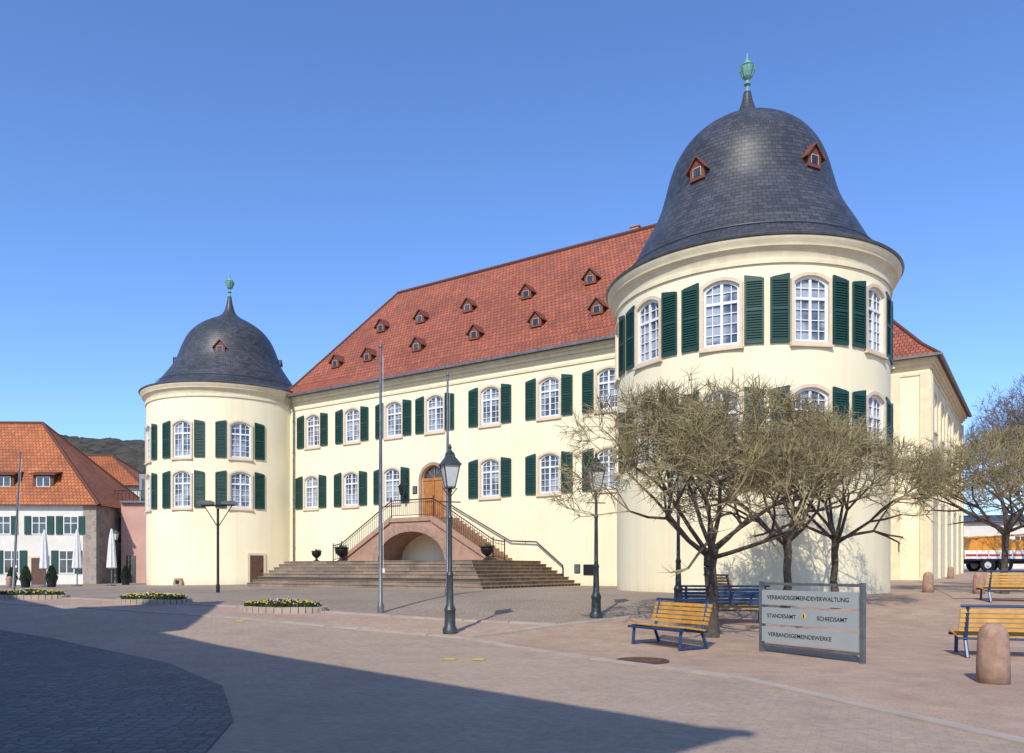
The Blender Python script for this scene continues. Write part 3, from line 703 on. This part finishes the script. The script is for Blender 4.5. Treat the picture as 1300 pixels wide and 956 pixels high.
# ------------------------------------------------------------- trees
def tree_mesh(seed, cz, rx, rz, h0, levels=6, lens=(1.4, .95, .66, .46, .34, .26, .2), nl=9, kids=3, shiftx=0., r0=.055, tr=.15, el=(8, 52), tw=4, tr_=.0068, dec=.64, up=.04):
    rnd = random.Random(seed); T = MB(); C = MB()
    p = Vector((0, 0, -.1)); pts = [p]; 
    for i in range(5): pts.append(Vector((rnd.uniform(-.05, .05), rnd.uniform(-.05, .05), h0*(i+1)/5)))
    rs = [tr*1.35, tr*1.05, tr*.95, tr*.9, tr*.92, tr*1.1]
    for i in range(5): T.tube(pts[i], pts[i+1], rs[i], rs[i+1], 10)
    top = pts[-1]
    def inside(q): 
        dx = q.x-shiftx; zz = (q.z-cz)/rz
        return (dx*dx+q.y*q.y)/(rx*rx)+zz*zz < 1
    def twigs(q, d, n, s):
        for _ in range(n):
            sd = (d+Vector((rnd.gauss(0, s), rnd.gauss(0, s), rnd.gauss(0, s*.8)))).normalized(); C.tube(q, q+sd*rnd.uniform(.14, .38)*(1 if tr_ < .01 else 2), tr_, tr_*.5, 3)
    def grow(p, d, lv, r):
        L = lens[lv]*rnd.uniform(.7, 1.25); mb_ = T if lv <= 1 else C; n = 7 if lv == 0 else (5 if lv == 1 else 3)
        q = p
        for s in range(2):
            dd = (d+Vector((rnd.gauss(0, .16), rnd.gauss(0, .16), rnd.gauss(0, .13)+up))).normalized()
            nq = q+dd*(L/2)
            if lv > 1 and not inside(nq):
                if rnd.random() < .8: twigs(q, d, 2, .8); return
            ra = max(.007, r*(1-.15*s)); rb = max(.006, r*(1-.15*(s+1)))
            mb_.tube(q, nq, ra, rb, n); q = nq; d = dd
            if lv >= 2 and rnd.random() < .7: twigs(q, d, 1, .9)
        if lv >= levels-1: twigs(q, d, tw, .7); return
        for k in range(kids):
            ax = Vector((rnd.gauss(0, 1), rnd.gauss(0, 1), rnd.gauss(0, 1))).cross(d)
            if ax.length < .01: continue
            nd = (Matrix.Rotation(R(rnd.uniform(18, 52)), 3, ax.normalized()) @ d); nd.z += .02; grow(q, nd.normalized(), lv+1, r*dec)
    for i in range(nl):
        az = 2*math.pi*(i+rnd.uniform(-.25, .25))/nl; e_ = R(rnd.uniform(*el)) if i < nl-1 else R(80)
        grow(top-Vector((0, 0, rnd.uniform(0, .25))), Vector((math.cos(az)*math.cos(e_), math.sin(az)*math.cos(e_), math.sin(e_))), 0, r0)
    return T, C
T, C = tree_mesh(11, 3.75, 3.4, 1.62, 1.95, shiftx=-.4, nl=10); TA = (T.mesh('trunk', ['bark'], 'all'), C.mesh('crown', ['twig']))
T, C = tree_mesh(23, 3.75, 2.8, 1.62, 2.05, tr=.11); TB = (T.mesh('trunk', ['bark'], 'all'), C.mesh('crown', ['twig']))
def tree(X, Y, rot, K, s=1, lab='small pollarded bare tree with dense globe of twigs', name='bare_tree'):
    thing(name, lab, 'tree', (X, Y, g(X, Y)), R(rot), [('trunk', K[0]), ('crown', K[1])], 'pollarded bare trees beside the tower', s)
tree(4.4, 17.4, 0, TA); tree(7.25, 20.8, 70, TB); tree(9.2, 22.4, 200, TB, .98); tree(16.9, 27, 120, TB, 1.06); tree(21.6, 31.5, 20, TB, 1.1)
T, C = tree_mesh(31, 10.0, 5.6, 8, 3.4, levels=6, lens=(3.4, 2.6, 2.0, 1.5, 1.1, .8, .5), nl=6, r0=.15, tr=.28, el=(48, 80), tw=3, tr_=.013, dec=.58, up=.12)
BT = (T.mesh('trunk', ['bark'], 'all'), C.mesh('crown', ['twig2']))
for X, Y, s, r_ in ((37.3, 53, .95, 0), (48, 72, 1.05, 90)):
    e = thing('tall_bare_tree', 'tall bare deciduous tree beyond the castle wing', 'tree', (X, Y, g(X, Y)), R(r_), [('trunk', BT[0]), ('crown', BT[1])], 'tall bare trees beyond the castle', s)

# ------------------------------------------------------------- houses on the far side
def swin(a, x, z, w, h, y, shut=True):
    a.mi = 3; a.box(x-w/2, x+w/2, y-.02, y+.1, z, z+h)
    a.mi = 2; a.box(x-w/2-.07, x-w/2, y-.05, y+.1, z-.07, z+h+.07); a.box(x+w/2, x+w/2+.07, y-.05, y+.1, z-.07, z+h+.07); a.box(x-w/2, x+w/2, y-.05, y+.1, z+h, z+h+.07); a.box(x-w/2, x+w/2, y-.05, y+.1, z-.07, z)
    a.box(x-.03, x+.03, y-.045, y+.1, z, z+h); a.box(x-w/2, x+w/2, y-.04, y+.1, z+h*.6, z+h*.6+.05)
    if shut:
        a.mi = 4
        for s in (-1, 1): xx = x+s*(w/2+.1+w*.26); a.box(xx-w*.25, xx+w*.25, y-.09, y+.02, z-.05, z+h+.05)
def house(name, label, X, Y, rot, w, d, h, rise, wallm, tilem, wins, hipr=2.5, hipl=2.5, door=None, extra=None, shut=True, base=None):
    z0 = g(X, Y); e = thing(name, label, 'house', (X, Y, z0), R(rot))
    a = MB(); a.box(0, w, 0, d, -.5, h); a.mi = 1
    if base: a.box(w-.9, w+.06, -.06, d*.6, -.5, h-.1)
    add('wall', a.mesh('wall', [wallm, 'rubble']), e)
    r = MB(); o = .45; A = (hipl, d/2, h+rise); B = (w-hipr, d/2, h+rise); q = [(-o, -o, h-.1), (w+o, -o, h-.1), (w+o, d+o, h-.1), (-o, d+o, h-.1)]
    r.poly([q[0], q[1], B, A], True); r.poly([q[1], q[2], B], True); r.poly([q[2], q[3], A, B], True); r.poly([q[3], q[0], A], True); r.poly(q[::-1])
    for p, s in ((A, B), (q[0], A), (q[3], A), (q[1], B), (q[2], B)): r.tube(p, s, .12, .12, 6)
    rf = add('roof', r.mesh('roof', [tilem]), e)
    for (x, z, ww, hh) in wins:
        a = MB(); swin(a, 0, 0, ww, hh, 0, shut); add('window', a.mesh('window', ['glass', 'glass', 'white', 'dglass', 'green']), e, (x, -.001, z))
    if door:
        a = MB(); a.box(-.55, .55, -.06, .1, 0, 2.1); a.mi = 1; a.ring([(-.55, 0), (.55, 0), (.55, 2.1), (-.55, 2.1)], [(-.7, -.02), (.7, -.02), (.7, 2.25), (-.7, 2.25)], -.09, .1); add('door', a.mesh('door', ['dwood', 'surround']), e, (door, 0, 0))
    return e, rf
e, rf = house('house', 'white rendered house with orange tiled hip roof and green shutters', -45.2, 58, 2, 14.3, 10, 6.1, 6.9, 'whitewall', 'tile2',
  [(x, z, .95, 1.25) for x in (2, 5.0, 7.6, 10.2, 12.5) for z in (3.9,)] + [(x, 1.0, 1.0, 1.6) for x in (2, 5.4, 8.2, 12.2)], hipr=6.6, hipl=3, door=10.2, base=True)
for x in (7.2, 10.1):
    a = MB(); a.mi = 0; a.box(-.75, .75, 0, 1.6, 0, 1.15); a.mi = 2; a.box(-.5, .5, -.03, .02, .25, 1.0); a.mi = 3; a.box(-.45, -.04, -.05, -.02, .3, .95); a.box(.04, .45, -.05, -.02, .3, .95)
    a.mi = 1; n = a.av([(-.95, -.25, 1.1), (.95, -.25, 1.1), (.95, 2.4, 1.75), (-.95, 2.4, 1.75), (-.95, -.25, 1.2), (.95, -.25, 1.2), (.95, 2.4, 1.85), (-.95, 2.4, 1.85)])
    for f in ((0,3,2,1),(4,5,6,7),(0,1,5,4),(1,2,6,5),(3,0,4,7)): a.af([n+i for i in f])
    add('dormer', a.mesh('dormer', ['tile2', 'tile2', 'white', 'dglass']), rf, (x, .7, 7.2))
house('house', 'house with orange tiled roof behind the square', -45.0, 74, 6, 9.6, 9, 9.3, 3.3, 'whitewall', 'tile2', [(x, 6.5, 1, 1.3) for x in (3, 6, 8.4)], hipr=4.2, hipl=2, shut=False)
# modern annex
X, Y = -33.0, 62; ax = thing('modern_building', 'modern grey and pink flat-roofed building with glass balcony', 'building', (X, Y, g(X, Y)), R(4))
a = MB(); a.box(0, 2.5, 0, 6, -.5, 5.6); a.mi = 1; a.box(2.5, 6, -.8, 6, -.5, 6.3); a.mi = 2; a.box(-.3, 2.5, -.7, 6.2, 5.6, 5.8); a.box(2.51, 6.3, -1.1, 6.2, 6.3, 6.45); add('wall', a.mesh('wall', ['greywall', 'pinkwall', 'signpost']), ax)
a = MB(); a.box(.2, 2.4, -.05, .05, 3.2, 5.2); a.box(.2, 2.4, -.05, .05, .1, 2.6); a.box(2.9, 3.6, -.85, -.75, .1, 2.2); a.mi = 1
for x in (.15, .9, 1.65, 2.4): a.box(x, x+.06, -.09, .03, .1, 5.3)
a.box(.1, 2.48, -.1, .03, 2.6, 3.2); add('window', a.mesh('window', ['dglass', 'signpost']), ax)
a = MB(); a.box(1.2, 6.2, 1, 1.05, 7.4, 7.46)
for i in range(17): a.box(1.2+i*.3, 1.23+i*.3, 1.0, 1.04, 6.4, 7.4)
a.mi = 1; a.box(2.7, 4.4, 2.2, 5.5, 6.4, 8.9); a.mi = 2; a.box(2.9, 4.2, 2.15, 2.3, 6.6, 8.5)
add('roof_terrace', a.mesh('roof_terrace', ['iron', 'greywall', 'dglass']), ax)
# building visible beyond the wing
house('house', 'pale distant building beyond the wing', 44, 92, -10, 22, 9, 5.4, .9, 'whitewall', 'slate', [(x, 2.2, 1.1, 1.5) for x in (2, 5, 8, 11, 14, 17)], shut=False)
# house beside the viewer that shades the street
u = Vector((-.694, .72)); base = Vector((.72, .694))*-3.35
hx, hy = base.x-u.x*1.0, base.y-u.y*1.0
e, rf = house('house', 'tall white townhouse along the cobbled street', hx, hy, math.degrees(math.atan2(u.y, u.x)), 33, 10, 9.8, 3.6, 'whitewall', 'tile2',
  [(x, z, 1.1, 1.7) for x in (2, 5, 8, 11, 14.5, 18, 21, 24, 27) for z in (1.2, 4.4, 7.2)], hipr=.3, hipl=2)
a = MB(); a.prism([(-3, 0), (3, 0), (3, .9), (0, 4.1), (-3, .9)], -.04, 4.9); a.mi = 1
for sg in (-1, 1):
    n = a.av([(sg*3.35, -.3, .55), (0, -.3, 4.15), (0, 5, 4.15), (sg*3.35, 5, .55), (sg*3.35, -.3, .75), (0, -.3, 4.38), (0, 5, 4.38), (sg*3.35, 5, .75)])
    for f in ((0,3,2,1),(4,5,6,7),(0,1,5,4),(3,7,6,2),(0,4,7,3)): a.af([n+i for i in f])
a.mi = 2; a.box(-.6, .6, -.08, 0, .8, 2.3)
add('gable', a.mesh('gable', ['whitewall', 'tile2', 'dglass']), e, (17.4, -.02, 9.7))
# cafe parasols
a = MB(); a.lathe([(.25, 0), (.25, .08), (.03, .1), (.025, 3.0)], 10); PP = a.mesh('pole', ['signpost'], True)
a = MB(); n = 16
prof = [(.13, .95), (.2, 1.0), (.17, 1.5), (.13, 2.2), (.09, 2.7), (.03, 3.05)]
for r, z in prof: a.av([(r*(1+.28*(i % 2))*math.cos(6.2832*i/n), r*(1+.28*(i % 2))*math.sin(6.2832*i/n), z) for i in range(n)])
for j in range(len(prof)-1):
    for i in range(n): a.af((j*n+i, j*n+(i+1) % n, (j+1)*n+(i+1) % n, (j+1)*n+i))
PC = a.mesh('canopy', ['fabric'])
for X, Y in ((-28.5, 48), (-26.5, 48), (-24.4, 48)):
    thing('closed_parasol', 'closed white cafe parasol in front of the houses', 'parasol', (X, Y, g(X, Y)), X, [('pole', PP), ('canopy', PC)], 'closed cafe parasols', 1.15)
# potted conifers
a = MB(); a.lathe([(.25, 0), (.33, .5), (.35, .52), (.3, .5)], 14); PT = a.mesh('pot', ['iron'], True)
rnd = random.Random(5); a = MB()
for i in range(700):
    z = rnd.random(); an = rnd.random()*6.28; r = .36*(1-z)**.6*rnd.uniform(.7, 1.05)+.02; p = Vector((r*math.cos(an), r*math.sin(an), .5+z*.95)); q = p+Vector((math.cos(an)*.06, math.sin(an)*.06, .1)); a.tube(p, q, .025, .004, 3)
a.lathe([(.25, .5), (.28, .7), (.15, 1.1), (.03, 1.35)], 10); PF = a.mesh('foliage', ['conifer'])
for X, Y in ((-28.4, 46), (-27.0, 46.2), (-33, 52), (-25.5, 52)):
    thing('potted_conifer', 'small clipped conifer in a dark pot on the square', 'potted plant', (X, Y, g(X, Y)), X, [('pot', PT), ('foliage', PF)], 'potted conifers at the cafe', .85)

# ------------------------------------------------------------- truck
X, Y = 34.9, 62; tk = thing('work_truck', 'parked white and red work truck with orange load', 'truck', (X, Y, g(X, Y)), R(-4))
a = MB(); a.box(0, 7.5, -.35, .35, .62, .85); a.box(.3, 7.4, -1.1, 1.1, .85, .98); add('chassis', a.mesh('chassis', ['iron']), tk)
a = MB(); a.box(.1, 5.4, -1.2, 1.2, 1.0, 1.65); a.mi = 1; a.box(.08, 5.42, -1.22, -1.19, 1.2, 1.36); a.mi = 0
for i in range(7): a.box(.1+i*.88, .16+i*.88, -1.25, -1.19, .98, 1.66)
add('body', a.mesh('body', ['white', 'red']), tk)
a = MB()
a.prism([(.4, 1.6), (5.2, 1.6), (5.0, 2.3), (3.5, 2.55), (2.0, 2.35), (.7, 2.5)], -1.1, 1.1); a.box(1.2, 3.0, -1.0, 1.0, 2.3, 2.75)
a.tube((.2, -1, 2.6), (5.3, -1, 2.9), .07, .07, 8, True)
add('load', a.mesh('load', ['orange']), tk)
a = MB(); a.prism([(5.6, .7), (7.7, .7), (7.75, 1.7), (7.35, 2.75), (5.6, 2.8)], -1.2, 1.2); cab = a.mesh('cab', ['orange']); add('cab', cab, tk)
a = MB(); a.prism([(6.1, 1.75), (7.35, 1.75), (7.1, 2.5), (6.1, 2.5)], -1.22, -1.18); add('side_window', a.mesh('side_window', ['dglass']), tk)
a = MB(); a.T = Matrix.Rotation(R(90), 4, 'X'); a.lathe([(.3, -.15), (.5, -.15), (.54, -.1), (.54, .1), (.5, .15), (.3, .15)], 28, cap=False); TY = a.mesh('tyre', ['rubber'], True)
a = MB(); a.T = Matrix.Rotation(R(90), 4, 'X'); a.lathe([(.31, -.1), (.28, .02), (.12, .02), (.1, .14), (.01, .14)], 20); RI = a.mesh('rim', ['white'], True)
for x in (1.9, 3.2, 6.7):
    for y, rr in ((-1.05, 0), (1.05, math.pi)):
        w = add('wheel', TY, tk, (x, y, .54), rr); add('rim', RI, w)

# ------------------------------------------------------------- hill
mb = MB(); rnd = random.Random(9); nx_, ny_ = 320, 70
from mathutils import noise as mn
for j in range(ny_):
    for i in range(nx_):
        x = -760+i*3; y = 330+j*5; f = sstep((x+1300)/900)*sstep((40-x)/260); h = 99*f*math.sin(math.pi*min(1, j/56.)*.5) if j else 0
        h += (mn.noise((x*.01, y*.01, 0))*5 + mn.noise((x*.16, y*.16, 3))*2+rnd.uniform(0, 3.2))*(f if j > 1 else 0); mb.v.append((x+rnd.uniform(-1, 1), y, h-2))
for j in range(ny_-1):
    for i in range(nx_-1): mb.af((j*nx_+i, j*nx_+i+1, (j+1)*nx_+i+1, (j+1)*nx_+i))
M['forest'] = pm('bare_forest', (.085, .068, .05), (.028, .034, .022), .08, 1., .3, dist=1)
add('hill', mb.mesh('hill', ['forest']), kind='structure')

# ------------------------------------------------------------- light
w = bpy.data.worlds.new('World'); sc.world = w; w.use_nodes = True; nt = w.node_tree
el = R(41); az = Vector((-.3, -.954)).normalized()
sky = nt.nodes.new('ShaderNodeTexSky'); sky.sky_type = 'NISHITA'; sky.sun_disc = False
sky.sun_elevation = el; sky.sun_rotation = math.atan2(az.x, az.y) % (2*math.pi)
sky.air_density = 1.0; sky.dust_density = .5; sky.ozone_density = 1.5; sky.altitude = 200
tint = mix(nt, 'MULTIPLY', 1., sky.outputs[0], (.88, 1.15, 1.62))
bg = nt.nodes['Background']; nt.links.new(tint, bg.inputs[0]); bg.inputs[1].default_value = .14
sl = bpy.data.lights.new('sun', 'SUN'); sl.energy = 4.1; sl.angle = R(.5); sl.color = (1, .93, .80)
so = bpy.data.objects.new('sun', sl); col.objects.link(so)
dv = Vector((-az.x*math.cos(el), -az.y*math.cos(el), -math.sin(el))); so.rotation_euler = dv.to_track_quat('-Z', 'Y').to_euler()
cd = bpy.data.cameras.new('camera'); cam = bpy.data.objects.new('camera', cd); col.objects.link(cam)
cam.location = (0, 0, 1.6); cam.rotation_euler = (R(90), 0, 0)
cd.sensor_width = 36; cd.lens = 36*1000/1300; cd.shift_y = 244/1300; cd.clip_end = 6000; cd.clip_start = .1
sc.camera = cam
